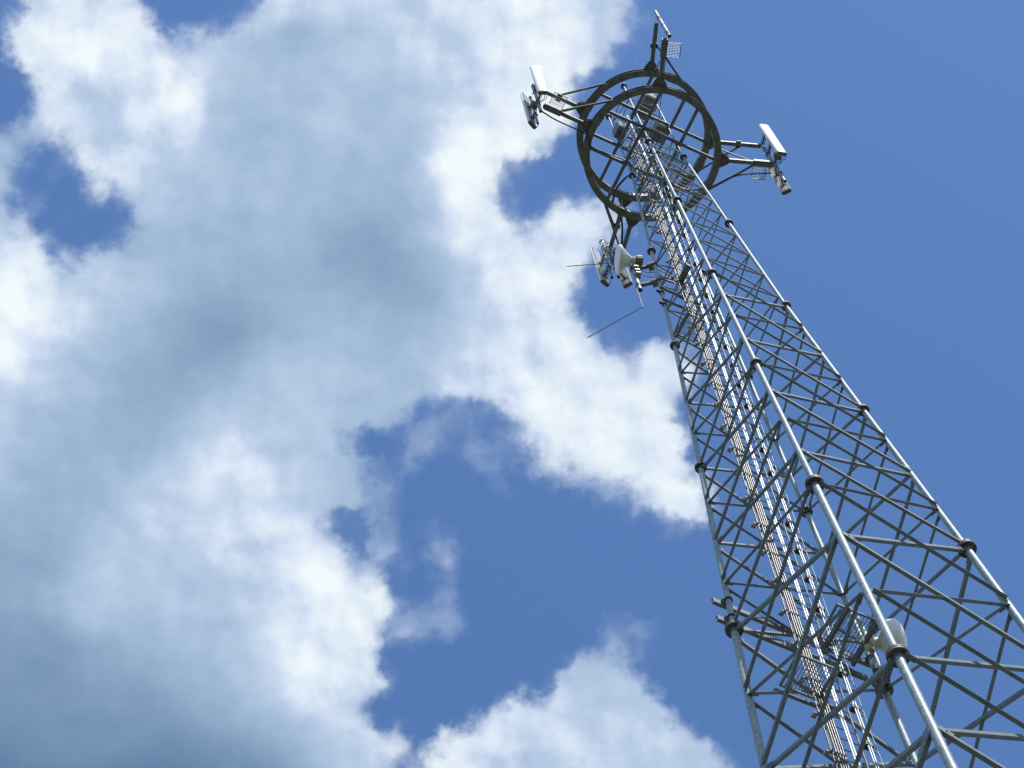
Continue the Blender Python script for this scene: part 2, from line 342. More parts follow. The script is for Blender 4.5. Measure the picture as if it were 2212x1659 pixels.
# ------------------------------------------------------------------ ground
gm = mat('dry_grass_ground', (.085, .095, .055), .9, 0, .35, .6, dirt=(.10, .09, .065))
g = bpy.data.meshes.new('ground'); S = 1500
g.from_pydata([(-S, -S, 0), (S, -S, 0), (S, S, 0), (-S, S, 0)], [], [(0, 1, 2, 3)]); g.materials.append(gm)
go = bpy.data.objects.new('ground', g); COL.objects.link(go); go['kind'] = 'structure'; go['label'] = 'flat grassy ground under the mast'

# ------------------------------------------------------------------ the lattice tower
T = Root('lattice_tower', 'tall galvanised square lattice mast tapering upwards with flanged tube legs', 'tower', (0, 0, -1.6))
RAD = [.027, .034, .041, .045, .050, .061, .064, .068, .072, .076, .08]
FLR = [.086, .090, .100, .104, .110, .146, .150, .155, .16, .165, .17]
for c in 'FRLB':
    mb = MB()
    for i in range(11): mb.tube([leg(c, LV[i + 1]), leg(c, LV[i])], RAD[i], 20)
    for z in (57.5, 55.7): mb.tube([leg(c, z - .06), leg(c, z + .06)], .048, 14)
    lo = T.part(mb, 'leg', M['galv'])
    for i in range(11):
        fr = FLR[i]; th = .055 if fr < .12 else .085; z = LV[i]; p = leg(c, z)
        fb = MB().lathe(p - Z3 * th / 2, Z3, [(0, fr), (th * .44, fr)], 28).lathe(p + Z3 * th * .06, Z3, [(0, fr * .99), (th * .44, fr * .99)], 28)
        if i > 0: fb.lathe(p - Z3 * (th * .5 + .09), Z3, [(0, RAD[i] * 1.03), (.09, RAD[i] * 1.35)], 20)
        for k in range(8):
            t = 2 * math.pi * k / 8 + .2; q = p + Vector((math.cos(t), math.sin(t), 0)) * (fr + RAD[i]) / 2
            fb.tube([q - Z3 * (th * .5 + .025), q + Z3 * (th * .5 + .02)], .011 if fr < .12 else .015, 6)
        sub(fb, 'flange', M['flange'], lo)
FACES = [('F', 'R', (0, 1, 0)), ('R', 'B', (-1, 0, 0)), ('L', 'B', (0, -1, 0)), ('F', 'L', (1, 0, 0))]
SIZE = [.026, .031, .037, .041, .046, .058, .062, .06, .064, .068, .072]
braces = []
for i in range(10):
    zt, zb = LV[i], LV[i + 1]; a = SIZE[i]; t = .006 if i > 2 else .005
    if i >= 3:
        npan = 4 if i < 5 else 3; h = (zt - zb) / npan
        for A, B_, nin in FACES:
            n = Vector(nin)
            for k in range(npan):
                z1 = zt - k * h - .03; z0 = zt - (k + 1) * h + .03
                for (c0, c1, off) in ((A, B_, 0.0), (B_, A, a * 1.05)):
                    flipped = (k % 2 == 1) == (off == 0.0)
                    P0 = leg(c0, z0); P1 = leg(c1, z1); d = (P1 - P0).normalized(); P0 += d * RAD[i] * .9; P1 -= d * RAD[i] * .9
                    braces.append((P0 - n * off, P1 - n * off, a, t, (-n if flipped else n), i))
    else:
        st = {2: 1.49, 1: 1.12, 0: 1.17}[i]; f0 = {2: 48.3, 1: 54.34, 0: 60.3}[i]
        for A, B_, nin in FACES:
            n = Vector(nin); ca, cb = (A, B_)
            # F and B carry the upper nodes, R and L those half a panel lower
            hi, lw = (ca, cb) if ca in 'FB' else (cb, ca)
            z = f0; k = 0
            while z - st / 2 > zb + .12:
                zm = max(z - st / 2, zb + .05); zn = z - st
                braces.append((leg(hi, z, .02), leg(lw, zm, .02), a, t, n, i))
                if zn > zb - .25: braces.append((leg(hi, max(zn, zb + .04), .02), leg(lw, zm, .02), a, t, n, i))
                z = zn
near = sorted(range(len(braces)), key=lambda k: (0 if braces[k][5] == 5 else 1 if braces[k][5] == 4 else 2 if braces[k][5] == 3 else 3 if (braces[k][5] == 6 and max(braces[k][0].z, braces[k][1].z) > 23) else 4))[:99]
rest = MB()
for k, (p0, p1, a, t, n, i) in enumerate(braces):
    mb = MB() if k in near else rest
    if i <= 2: mb.tube([p0, p1], a * .5, 8)
    else: mb.angle(p0, p1, a, t, n)
    d = (p1 - p0).normalized(); b = n.cross(d).normalized()
    if i > 2:                                         # lugs and bolts at the ends
        for e, sg in ((p0, 1), (p1, -1)):
            mb.beam(e - d * sg * .03 - n * .004, e + d * sg * a * 2.6 - n * .004, a * 1.8, .008, n)
            mb.tube([e + d * sg * a * 1.1 - n * .02, e + d * sg * a * 1.1 + n * .02], .012, 6)
    if k in near: T.part(mb, 'brace', M['brace'])
ro = T.part(rest, 'brace', M['brace']); ro['kind'] = 'stuff'

def onLB(x, z, off): return Vector((x, wat(z) / 2 - off, z))
# cable hangers and clamp blocks on the back face
z = 60.0; k = 0
hang = []
while z > 2:
    hang.append(z); z -= 1.02
for z in hang[:52]:
    mb = MB(); p = onLB(-.245, z, .17)
    mb.beam(p + Vector((-.19, 0, 0)), p + Vector((.17, 0, 0)), .03, .035)
    for x in (-.36, -.28, -.235, -.19, -.145):
        q = onLB(x, z, .205); mb.tube([q - Z3 * .03, q + Z3 * .03], .024, 10)
        mb.box(q + Vector((0, -.028, .0)), (.016, .03, .03))
    mb.box(onLB(-.40, z, .12), (.07, .05, .05))
    T.part(mb, 'cable_hanger', M['clamp'])
for z in hang[:52]:
    z = z - .35; mb = MB(); p = onLB(.41, z, .14)
    mb.box(p, (.13, .07, .07)); mb.tube([p + Vector((-.045, -.045, -.05)), p + Vector((-.045, -.045, .05))], .03, 8); mb.tube([p + Vector((.045, -.045, -.05)), p + Vector((.045, -.045, .05))], .03, 8)
    mb.box(p + Vector((0, -.05, 0)), (.03, .03, .12))
    T.part(mb, 'cable_clamp', M['dark'])
    if z < 46 and z > 14:
        mb = MB(); e = onLB(.60, z - .02, .13); mb.tube([p, e - Vector((.03, 0, .05)), e, e + Vector((0, 0, .1))], .009, 6)
        mb.tube([e + Vector((-.03, 0, .1)), e + Vector((.03, 0, .1))], .012, 6)
        T.part(mb, 'wire_bracket', M['galv'])

# ------------------------------------------------------------------ ladder
LD = Root('ladder', 'narrow galvanised climbing ladder with a bright centre rail on the inside of the back face', 'ladder', (.09, wat(-1.6) / 2, -1.6))
zz = [60.9] + LV[1:]
def lnx(x, off): return [onLB(x, z, off) for z in zz]
for x in (-.115, .295):
    mb = MB(); pts = lnx(x, .13)
    for a, b in zip(pts[:-1], pts[1:]): mb.beam(a, b, .034, .016, (0, 1, 0)) if False else mb.tube([a, b], .017, 8)
    LD.part(mb, 'rail', M['brace'])
mb = MB(); pts = lnx(.09, .165)
for a, b in zip(pts[:-1], pts[1:]):
    a2 = b + (a - b) * .998
    for s in (-.024, .024): mb.tube([b + Vector((s, 0, 0)), a2 + Vector((s, 0, 0))], .0165, 12)
    mb.beam(b + Vector((0, .012, 0)), a2 + Vector((0, .012, 0)), .03, .006, (0, -1, 0))
LD.part(mb, 'safety_rail', M['rail'])
z = 60.7; rest = MB(); cnt = 0; near_r = []
rz = []
while z > -1.2: rz.append(z); z -= .30
vis = [z for z in rz if 26 < z < 56]
for z in rz:
    individual = z in vis[-99:]
    mb = MB() if individual else rest
    mb.tube([onLB(-.11, z, .13), onLB(.29, z, .13)], .0105, 8)
    if individual: LD.part(mb, 'rung', M['brace'])
ro = LD.part(rest, 'rung', M['brace']); ro['kind'] = 'stuff'

# ------------------------------------------------------------------ cables
def cable(name, x, off, r, z1, label, m, cat='cable', group=None, wob=0., z0=-1.55, n=10):
    pts = []; z = z1; rnd = random.Random(int(x * 1000))
    while z > z0:
        pts.append(onLB(x + (wob * math.sin(z * 2.1 + x) if wob else rnd.uniform(-.0008, .0008)), z, off + (rnd.uniform(-.0008, .0008)))); z -= .51
    pts.append(onLB(x, z0, off))
    mb = MB().tube(pts, r, n); base = pts[-1]
    o = mb.build(name, m, None, base); tag(o, label, cat, group); return o
CG = 'black feeder cables clamped side by side'
cable('feeder_cable', -.36, .205, .0125, 56.4, 'thin dark feeder cable standing apart at the left of the bundle', M['cable'], group=CG)
for x, lab, zt in ((-.28, 'glossy dark feeder cable, left edge of the close row of four', 57.2), (-.235, 'glossy dark feeder cable, second from left in the close row of four', 57.0),
               (-.19, 'glossy dark feeder cable, third from left in the close row of four', 56.6), (-.145, 'glossy dark feeder cable beside the ladder, right edge of the close row of four', 56.9)):
    cable('feeder_cable', x, .205, .0175, zt, lab, M['cable'], group=CG)
for x, off, lab in ((-.26, .12, 'shaded feeder cable behind the left half of the bundle'), (-.17, .12, 'shaded feeder cable behind the right half of the bundle')):
    cable('feeder_cable', x, off, .02, 55.5, lab, M['cable'], group='feeder cables in the rear row')
cable('power_conduit', .385, .19, .0155, 58, 'bright metal conduit nearer the ladder, left one of a pair with black clamps', M['alu'], 'conduit', 'pair of metal conduits')
cable('power_conduit', .43, .19, .0155, 58, 'bright metal conduit farther from the ladder, right one of a pair with black clamps', M['alu'], 'conduit', 'pair of metal conduits')
cable('earth_wire', .60, .13, .006, 44.2, 'thin pale green wire held off on little hooked brackets beside the conduits', M['wire'], 'wire', wob=.008, n=6)

# ------------------------------------------------------------------ ring platform with four pairs of arms
PF = Root('antenna_platform', 'dark double ring platform with radiating arms near the top of the mast', 'platform', (0, 0, 55.6))
RP = [(1.62, -.10), (1.79, -.10), (1.79, -.086), (1.635, -.086), (1.635, .086), (1.79, .086), (1.79, .10), (1.62, .10)]
for zr, sp in ((55.7, (-90, 8, 90, 188)), (57.5, (-91, 3, 90, 185))):
    mb = MB().hoop(zr, RP, 140)
    ring = PF.part(mb, 'ring', M['ring'])
    for a in sp:
        mb = MB(); mb.hoop(zr, [(1.605, -.115), (1.80, -.115), (1.80, -.103), (1.616, -.103), (1.616, .103), (1.80, .103), (1.80, .115), (1.605, .115)], 6, a - 4.5, a + 4.5)
        sub(mb, 'splice_plate', M['ring'], ring)
    hl = math.sqrt(1.64 ** 2 - .53 ** 2)
    for s in (-.53, .53):
        PF.part(MB().beam((-hl, s, zr + .045), (hl, s, zr + .045), .075, .075), 'cross_beam', M['ring'])
        PF.part(MB().beam((s, -hl, zr - .045), (s, hl, zr - .045), .075, .075), 'cross_beam', M['ring'])
    mb = MB()
    for c in 'FRLB':
        p = leg(c, zr)
        for dz_ in (-.13, .13): mb.hoop(0, [(.05, zr + dz_ - .008), (.058, zr + dz_ - .008), (.058, zr + dz_ + .008), (.05, zr + dz_ + .008)], 16) if False else mb.lathe(p + Z3 * (dz_ - .012), Z3, [(0, .056), (.024, .056)], 14)
        mb.box(p + Vector((CORN[c][0] * .03, CORN[c][1] * .03, 0)), (.09, .09, .12))
    PF.part(mb, 'leg_bracket', M['flange'])
def pol(r, az, z=0): return Vector((r * math.cos(R(az)), r * math.sin(R(az)), z))
ARMS = dict(up=(-110.3, 3.06), right=(-19.3, 3.18), left=(179.8, 3.14), down=(80.0, 3.2))
for key, (az, rt) in ARMS.items():
    t = Vector((-math.sin(R(az)), math.cos(R(az)), 0)); e = pol(1, az)
    for zr in (55.7, 57.5):
        arm = PF.part(MB().beam(pol(1.80, az, zr), pol(rt - .03, az, zr), .10, .10), 'arm', M['ring'])
        gb = MB()
        for dz_ in (-.068, .060):
            gb.prism([(1.78, -.2), (1.90, -.14), (2.02, -.055), (2.02, .055), (1.90, .14), (1.78, .2)], Vector((0, 0, zr + dz_)), e, t, (0, 0, .008))
        gb.beam(pol(1.79, az, zr) - t * .12, pol(1.79, az, zr) + t * .12, .02, .12)
        sub(gb, 'gusset', M['flange'], arm)
        if zr < 56:
            sub(MB().beam(pol(rt - .52, az, zr), pol(rt - .06, az, zr), .155, .15), 'sleeve', M['ring'], arm)
            q0 = pol(rt - .50, az, zr); q1 = pol(1.76, az + 29, zr)
            PF.part(MB().beam(q0 + t * .06, q1, .05, .05), 'strut', M['ring'])
            PF.part(MB().tube([q0 + Z3 * .06, pol(1.80, az + 3, 57.44)], .022, 8), 'strut', M['galv'])
            gr = MB(); c = pol(rt - .33, az, zr + .03) + t * .26
            for s_ in (-.18, .18): gr.beam(c + e * s_ - t * .17, c + e * s_ + t * .17, .012, .03)
            gr.beam(c + t * .17 - e * .18, c + t * .17 + e * .18, .02, .03)
            for i in range(1, 9): gr.beam(c + e * (-.18 + .04 * i) - t * .17, c + e * (-.18 + .04 * i) + t * .17, .005, .02)
            for i in range(1, 5): gr.beam(c - e * .18 + t * (-.17 + .068 * i), c + e * .18 + t * (-.17 + .068 * i), .009, .012)
            PF.part(gr, 'step_grating', M['galv'])
        else:
            q0 = pol(rt - .60, az, zr); q1 = pol(1.76, az + 29, zr)
            PF.part(MB().beam(q0 + t * .06, q1, .05, .05), 'strut', M['ring'])
            sub(MB().beam(pol(rt - .63, az, zr) - t * .09, pol(rt - .63, az, zr) + t * .09, .05, .13, e), 'collar', M['flange'], arm)
def pipe(x, y, z0, z1, r, lab=None):
    o = PF.part(MB().tube([(x, y, z0), (x, y, z1)], r, 18), 'mast_pipe', M['galv'], lab)
    mb = MB().lathe((x, y, z0 - .006), Z3, [(0, r * 1.02), (.012, r * 1.02)], 18)
    sub(mb, 'end_plug', M['dark'], o)
    mb = MB()
    for z in (55.62, 55.78, 57.42, 57.58):
        if z0 < z < z1: mb.lathe((x, y, z - .012), Z3, [(0, r + .014), (.024, r + .014)], 16)
    if mb.v: sub(mb, 'pipe_clamp', M['clamp'], o)
    return o
pipe(-1.04, -2.98, 55.38, 58.35, .046, 'pale bare steel pipe on the uppermost arm')
pipe(3.13, -1.0, 54.45, 58.0, .042); pipe(-3.24, .03, 54.95, 57.75, .042)
pipe(-3.21, .30, 54.75, 57.5, .034); pipe(.52, 3.18, 55.0, 57.7, .040); pipe(.36, 3.25, 54.95, 57.3, .036)
mb = MB(); p = Vector((-1.04, -2.98, 0))
mb.tube([p + Vector((-.05, 0, 57.75)), p + Vector((-.1, .04, 57.72)), p + Vector((-.16, .05, 57.72)), p + Vector((-.19, .04, 57.78))], .008, 6)
mb.lathe(p + Z3 * 56.68, Z3, [(0, .052), (.03, .052)], 16); mb.lathe(p + Z3 * 56.62, Z3, [(0, .052), (.02, .052)], 16)
PF.part(mb, 'pipe_clamp', M['clamp'])
# jumper looms along the arms (parts of the platform's wiring stay with their arm)
def loom(name, pts, r, label, cat='cable', group=None, n=3, m=None, sp=.02):
    rt = Root(name, label, cat, pts[0], group)
    P_ = [Vector(p) for p in pts]
    # Catmull-Rom
    out = []
    for i in range(len(P_) - 1):
        p0, p1, p2, p3 = P_[max(i - 1, 0)], P_[i], P_[i + 1], P_[min(i + 2, len(P_) - 1)]
        for k in range(6):
            s = k / 6; out.append(.5 * ((2 * p1) + (p2 - p0) * s + (2 * p0 - 5 * p1 + 4 * p2 - p3) * s * s + (3 * p1 - p0 - 3 * p2 + p3) * s ** 3))
    out.append(P_[-1])
    for j in range(n):
        o = Vector((sp * (j - (n - 1) / 2), sp * .7 * (j % 2), sp * .5 * j)); sag = .015 * j
        pp = [q + o - Z3 * sag * math.sin(math.pi * i / (len(out) - 1)) for i, q in enumerate(out)]
        rt.part(MB().tube(pp, r, 8), 'cable', m or M['cable'])
    return rt
e = pol(1, 180)
loom('jumper_cable', [(-3.15, .12, 55.5), (-2.7, .16, 55.42), (-2.1, .17, 55.45), (-1.75, .22, 55.5), (-1.55, .45, 55.6), (-1.0, .43, 55.55), (-.55, .36, 55.3), (-.3, .42, 54.8), (-.2, .45, 54.2)], .011,
     'black jumper cables slung under the left arm and across to the mast', group='antenna jumper cables')
loom('jumper_cable', [(.5, 3.1, 56.2), (.42, 2.6, 55.9), (.15, 2.0, 56.1), (-.25, 1.75, 55.9), (-.45, 1.3, 55.55), (-.5, 1.0, 55.3), (-.42, .6, 55.0), (-.22, .47, 54.4)], .011,
     'black jumper cables running from the lowest arm up to the mast', group='antenna jumper cables')
loom('jumper_cable', [(3.05, -.85, 55.6), (2.6, -.62, 55.62), (2.2, -.35, 55.66), (1.75, .15, 55.6), (1.2, .45, 55.5), (.6, .5, 55.3), (.3, .45, 54.8)], .010,
     'black jumper cables tied along the strut of the right arm', group='antenna jumper cables', n=2)
loom('jumper_cable', [(-1.0, -2.9, 55.6), (-.75, -2.2, 55.6), (-.55, -1.7, 55.65), (-.35, -1.1, 55.6), (-.1, -.4, 55.4), (-.1, .3, 54.9)], .009,
     'black jumper cable following the uppermost arm inwards', group='antenna jumper cables', n=1)

# ------------------------------------------------------------------ panel antennas
def panel(label, x, y, z0, z1, naz, w=.28, d=.12, px=None):
    """naz = azimuth the radome faces; px = the pipe it hangs on"""
    t = Root('panel_antenna', label, 'antenna', (x, y, z0), 'panel antennas on the ring arms')
    n = pol(1, naz); a = Vector((-n.y, n.x, 0)); c = Vector((x, y, z0))
    def prof(k): 
        pts = []
        for i in range(9):
            th = math.pi * i / 8; xx = math.copysign(abs(math.cos(th)) ** .45, math.cos(th)); yy = math.sin(th) ** .6
            pts.append((w / 2 * k * xx, -d * .1 + d * .62 * k * yy))
        return pts
    shell = MB(); H = z1 - z0
    lv = [(.0, .95), (.012, 1.0), (H - .03, 1.0), (H - .005, .93)]
    b0 = len(shell.v); m = 9
    for h, k in lv:
        for xx, yy in prof(k): shell.v.append(c + a * xx + n * yy + Z3 * h)
    for i in range(len(lv) - 1):
        for k in range(m):
            k2 = (k + 1) % m; shell.f.append((b0 + i * m + k, b0 + i * m + k2, b0 + (i + 1) * m + k2, b0 + (i + 1) * m + k)); shell.sm.append(k < m - 1)
    shell.f.append(tuple(range(b0, b0 + m))); shell.f.append(tuple(range(b0 + 3 * m, b0 + 4 * m))); shell.sm += [False, False]
    t.part(shell, 'radome', M['white'])
    t.part(MB().prism([(-w * .44, -d * .42), (w * .44, -d * .42), (w * .44, -d * .105), (-w * .44, -d * .105)], c + Z3 * .02, a, n, (0, 0, H - .05)), 'back_plate', M['back'])
    cap = MB().prism([(-w * .46, -d * .38), (w * .46, -d * .38), (w * .47, d * .25), (w * .33, d * .46), (-w * .33, d * .46), (-w * .47, d * .25)], c - Z3 * .035, a, n, (0, 0, .034))
    ep = t.part(cap, 'end_cap', M['boxg'])
    cn = MB()
    for s in (-.3, -.1, .1, .3): cn.tube([c + a * w * s - Z3 * .095, c + a * w * s - Z3 * .034], .012, 8)
    sub(cn, 'connector', M['dark'], ep)
    if px:
        q = Vector((px[0], px[1], 0))
        for z in (z0 + H * .16, z0 + H * .52, z0 + H * .86):
            if z > px[2]: continue
            bb = c - n * d * .4; bb.z = z; qq = q.copy(); qq.z = z
            br = MB().beam(bb, qq, .05, .035); br.lathe(qq - Z3 * .03, Z3, [(0, .062), (.06, .062)], 12)
            br.beam(bb - a * .09 + n * .0, bb + a * .09, .03, .10)
            br.tube([bb + a * .05, qq + (qq - bb).normalized() * .07 + a * .05], .007, 6); br.tube([bb - a * .05, qq + (qq - bb).normalized() * .07 - a * .05], .007, 6)
            t.part(br, 'mounting_bracket', M['flange'])
        jm = MB()
        for s in (-.3, .1, .3):
            p = c + a * w * s - Z3 * .09
            jm.tube([p, p - Z3 * .08, (p + q) / 2 * 1. + Vector((0, 0, 0)) if False else p - Z3 * .1 - n * .08, p - n * .14 + Z3 * .05, Vector((q.x, q.y, z0 + .35)) + a * s * .2], .008, 6)
        t.part(jm, 'jumper', M['cable'])
    return t
panel('white panel antenna with its front turned to the viewer on the right arm', 3.03, -1.42, 55.55, 58.35, -105, px=(3.13, -1.0, 58))
panel('panel antenna turned away showing its beige back behind the right arm pipe', 3.38, -.72, 54.75, 57.3, 41.5, px=(3.13, -1.0, 58))
panel('white panel antenna with its front turned to the viewer on the left arm', -3.30, -.32, 55.5, 58.3, -115, px=(-3.24, .03, 57.7))
panel('slim panel antenna seen edge on at the far left of the left arm', -3.26, .46, 55.1, 58.1, 114, px=(-3.21, .30, 57.4))
panel('slim panel antenna seen edge on at the left of the lowest arm', .34, 3.56, 55.35, 58.1, 105, px=(.36, 3.25, 57.3))
panel('panel antenna half hidden behind the conical dish on the lowest arm', .92, 3.36, 55.35, 57.7, 36, px=(.52, 3.18, 57.6))
# small white amplifier on the lowest arm
A = Root('signal_amplifier', 'small white rounded box strapped beside the lowest arm pipes', 'radio unit', (.2, 2.98, 56.3))
A.part(MB().box((.2, 2.98, 56.68), (.2, .13, .76), 20, .03), 'housing', M['white']); mb = MB()
for z in (56.42, 56.93): mb.box((.2, 2.98, z), (.225, .155, .05), 20, .03)
mb.beam((.2, 2.98, 56.66), (.5, 3.16, 56.66), .05, .05); A.part(mb, 'strap', M['dark'])
# heap of small radio filters round the lowest arm pipes
for (x, y, z, az, lab) in ((.44, 3.06, 55.95, 20, 'ribbed grey filter unit low on the lowest arm pipe'), (.60, 3.03, 56.75, 60, 'ribbed grey filter unit high on the lowest arm pipe'),
                           (-3.22, .22, 56.3, 10, 'small grey filter unit behind the left arm pipe'), (3.24, -1.16, 56.5, -20, 'small grey filter unit beside the right arm pipe')):
    q = Root('filter_unit', lab, 'radio unit', (x, y, z - .2), 'filter units on the arm pipes')
    q.part(MB().box((x, y, z), (.14, .12, .34), az, .015), 'housing', M['boxg']); mb = MB()
    for k in range(6): mb.box((x, y, z - .13 + .052 * k), (.16, .15, .012), az)
    q.part(mb, 'cooling_fin', M['clamp']); mb = MB()
    for s in (-.04, .04): mb.tube([(x + s, y, z - .17), (x + s, y, z - .26), (x + s * 2, y + .08, z - .3), (x + s, y + .12, z - .1)], .009, 6)
    q.part(mb, 'connector', M['cable'])

# ------------------------------------------------------------------ radio units inside the top
def rru(x, y, z, sx, sy, sz, label, lit=None):
    t = Root('radio_unit', label, 'radio unit', (x, y, z), 'radio units inside the mast head')
    t.part(MB().box((x, y, z + sz / 2), (sx, sy, sz), 0, .008), 'housing', M['boxg']); mb = MB()
    for k in range(7): mb.box((x, y - sy / 2 - .015, z + .06 + (sz - .12) * k / 6), (sx * .9, .03, .012))
    t.part(mb, 'cooling_fin', M['white']); mb = MB()  # white on these fins paints in the sunlight on the front face
    for k in range(4): mb.tube([(x + sx * (-.3 + .2 * k), y, z - .07), (x + sx * (-.3 + .2 * k), y, z)], .014, 8)
    t.part(mb, 'connector', M['dark'])
rru(.27, -.26, 60.0, .33, .66, .55, 'large grey radio box at the very top of the mast')
rru(.40, -.17, 57.75, .30, .46, .45, 'grey radio box below the topmost one at the right side of the mast')
rru(-.56, .26, 57.85, .18, .34, .5, 'small beige radio box on the left leg of the mast head')
rru(.02, -.02, 57.6, .16, .2, .4, 'narrow radio box in the centre of the mast head')

# ------------------------------------------------------------------ service gratings
def grating(t, x0, x1, y0, y1, z, step=.05, mat_=None):
    fr = MB(); w = .04
    fr.beam((x0, y0, z), (x1, y0, z), .03, .05); fr.beam((x0, y1, z), (x1, y1, z), .03, .05)
    fr.beam((x0 - .016, y0 - .015, z), (x0 - .016, y1 + .015, z), .03, .052); fr.beam((x1 + .016, y0 - .015, z), (x1 + .016, y1 + .015, z), .03, .052)
    t.part(fr, 'frame', M['brace']); g_ = MB(); n = int((x1 - x0) / step)
    for i in range(1, n): g_.beam((x0 + (x1 - x0) * i / n, y0, z), (x0 + (x1 - x0) * i / n, y1, z), .005, .025)
    n = int((y1 - y0) / (step * 1.7))
    for i in range(1, n): g_.beam((x0, y0 + (y1 - y0) * i / n, z + .002), (x1, y0 + (y1 - y0) * i / n, z + .002), .007, .008)
    t.part(g_, 'mesh', M['brace'])
sp1 = Root('rest_platform', 'small mesh rest platform left of the cables near the bottom of the view', 'platform', (-.5, 1.0, 29.0), 'mesh rest platforms in the mast')
grating(sp1, -.82, -.22, .72, 1.28, 29.0); sp1.part(MB().beam((-.9, 1.37, 28.96), (.3, 1.37, 28.96), .05, .05), 'support_bar', M['brace'])
sp2 = Root('rest_platform', 'mesh rest platform halfway up beside the left leg', 'platform', (-.55, .5, 42.9), 'mesh rest platforms in the mast')
grating(sp2, -.74, -.40, .25, .74, 43.0, .045); sp2.part(MB().beam((-.78, .2, 42.94), (-.78, .8, 42.94), .06, .06), 'support_bar', M['brace'])
sp3 = Root('rest_platform', 'mesh rest platform inside the mast head below the rings', 'platform', (0, -.1, 53.9), 'mesh rest platforms in the mast')
grating(sp3, -.30, .42, -.46, .12, 54.0, .035); sp3.part(MB().beam((-.46, .16, 53.95), (.46, .16, 53.95), .06, .06), 'support_bar', M['brace'])

# bottom right: equipment platform spanning the back face
EP = Root('equipment_platform', 'mesh equipment platform on two long channels clamped to the left and back legs', 'platform', (.5, 1.2, 30.8))
for z in (31.42, 30.86):
    y = wat(z) / 2 + .07
    ch = EP.part(MB().channel((-1.52, y, z), (1.5, y, z), .06, .13, .007, (0, 1, 0)), 'channel', M['brace'])
    for c in 'LB':
        p = leg(c, z); mb = MB().lathe(p - Z3 * .015, Z3, [(0, .074), (.03, .074)], 18); mb.beam(p + Vector((.09 * CORN[c][0], 0, 0)), p + Vector((.09 * CORN[c][0], .12, 0)), .02, .03)
        sub(mb, 'leg_clamp', M['dark'], ch)
    ct = MB()
    for k in range(9): ct.box((-.62 + .045 * k, y + .01, z + .075), (.012, .08, .03))
    sub(ct, 'cable_tie', M['galv'], ch)
grating(EP, .18, .90, .50, 1.27, 31.0, .06)
for x in (.30, .84): EP.part(MB().beam((x, .42, 30.9), (x, 1.30, 30.9), .055, .12), 'joist', M['ring'])
EP.part(MB().tube([(.98, .92, 30.1), (.98, .92, 31.9)], .045, 16), 'mast_pipe', M['galv'])
EP.part(MB().beam((.84, .92, 30.95), (.98, .92, 30.95), .06, .08), 'pipe_bracket', M['dark']); EP.part(MB().beam((.9, .95, 30.3), (1.25, 1.3, 30.35), .10, .12), 'pipe_bracket', M['ring'])
# folded bracket on the left leg halfway up
HB = Root('junction_box', 'long dark junction box slanting across the cables beside the left leg', 'box', (-.25, .35, 46.4))
HB.part(MB().box((-.27, .36, 46.5), (.12, .46, .12), 0, .012), 'housing', M['ring']); HB.part(MB().box((-.27, .36, 46.575), (.11, .45, .02)), 'lid', M['brace'])
mb = MB()
for z in (46.5, 46.7): mb.beam((-.70, .66, z), (-.2, .62, z), .04, .04)
HB.part(mb, 'support_bar', M['brace'])
# clamp bars on left leg
for i, (z, x1) in enumerate(((45.65, .3), (44.9, .4))):
    y = wat(z) / 2 - .02
    CB = Root('clamp_bar', ('upper' if i == 0 else 'lower') + ' horizontal bar clamped to the left leg just below the conical dish', 'bracket', (-.7, y, z), 'bars clamped to the left leg')
    CB.part(MB().angle((-wat(z) / 2 - .12, y - .06, z), (x1, y - .06, z), .06, .007, (0, -1, 0)), 'bar', M['brace'])
    mb = MB().lathe(leg('L', z) - Z3 * .02, Z3, [(0, .062), (.04, .062)], 16); mb.box(leg('L', z) + Vector((-.1, -.02, 0)), (.07, .06, .06)); CB.part(mb, 'clamp', M['dark'])

# ------------------------------------------------------------------ microwave dishes
def dish(t, apex, axis, rr, depth, dome, neck_r, neck_l, mat_, shroud=0.):
    ax = Vector(axis).normalized(); a = Vector(apex)
    back = [(0, neck_r)] + [(depth * s ** .8, neck_r + (rr - neck_r) * s) for s in (.25, .5, .75, 1)] + [(depth + .03 + shroud, rr * 1.01)]
    t.part(MB().lathe(a, ax, back, 40), 'reflector', mat_)
    front = [(depth + .032 + dome * (1 - math.cos(math.pi / 2 * s)) if False else depth + .032 + shroud + dome * math.sin(math.pi / 2 * s), max(.002, rr * math.cos(math.pi / 2 * s))) for s in (0, .15, .3, .45, .6, .75, .9, 1)]
    t.part(MB().lathe(a, ax, front, 40), 'radome', M['white'])
    t.part(MB().lathe(a - ax * neck_l, ax, [(0, neck_r * .95), (neck_l * .45, neck_r * .95), (neck_l * .5, neck_r * .7), (neck_l, neck_r * .8)], 24), 'feed_neck', M['beige'])
D1 = Root('microwave_dish', 'cream conical microwave dish on an outrigger pipe beside the left leg', 'dish antenna', (-1.08, 1.0, 46.2), 'microwave dishes on the mast')
ax1 = pol(1, 160)
dish(D1, (-1.17, .88, 47.8), ax1, .345, .24, .085, .105, .10, M['beige'])
mb = MB().lathe(Vector((-1.17, .88, 47.8)) - ax1 * .27, ax1, [(0, .11), (.01, .125), (.15, .125), (.16, .11)], 24)
for k in range(12):
    tt = 2 * math.pi * k / 12; o = Vector((-1.17, .88, 47.8)) - ax1 * .19; s_ = pol(1, 70)
    mb.beam(o + (s_ * math.cos(tt) + Z3 * math.sin(tt)) * .12 - ax1 * .06, o + (s_ * math.cos(tt) + Z3 * math.sin(tt)) * .12 + ax1 * .06, .012, .05)
D1.part(mb, 'radio_housing', M['boxg'])
pp = D1.part(MB().tube([(-1.08, 1.0, 46.15), (-1.08, 1.0, 48.05)], .052, 20), 'mast_pipe', M['galv'])
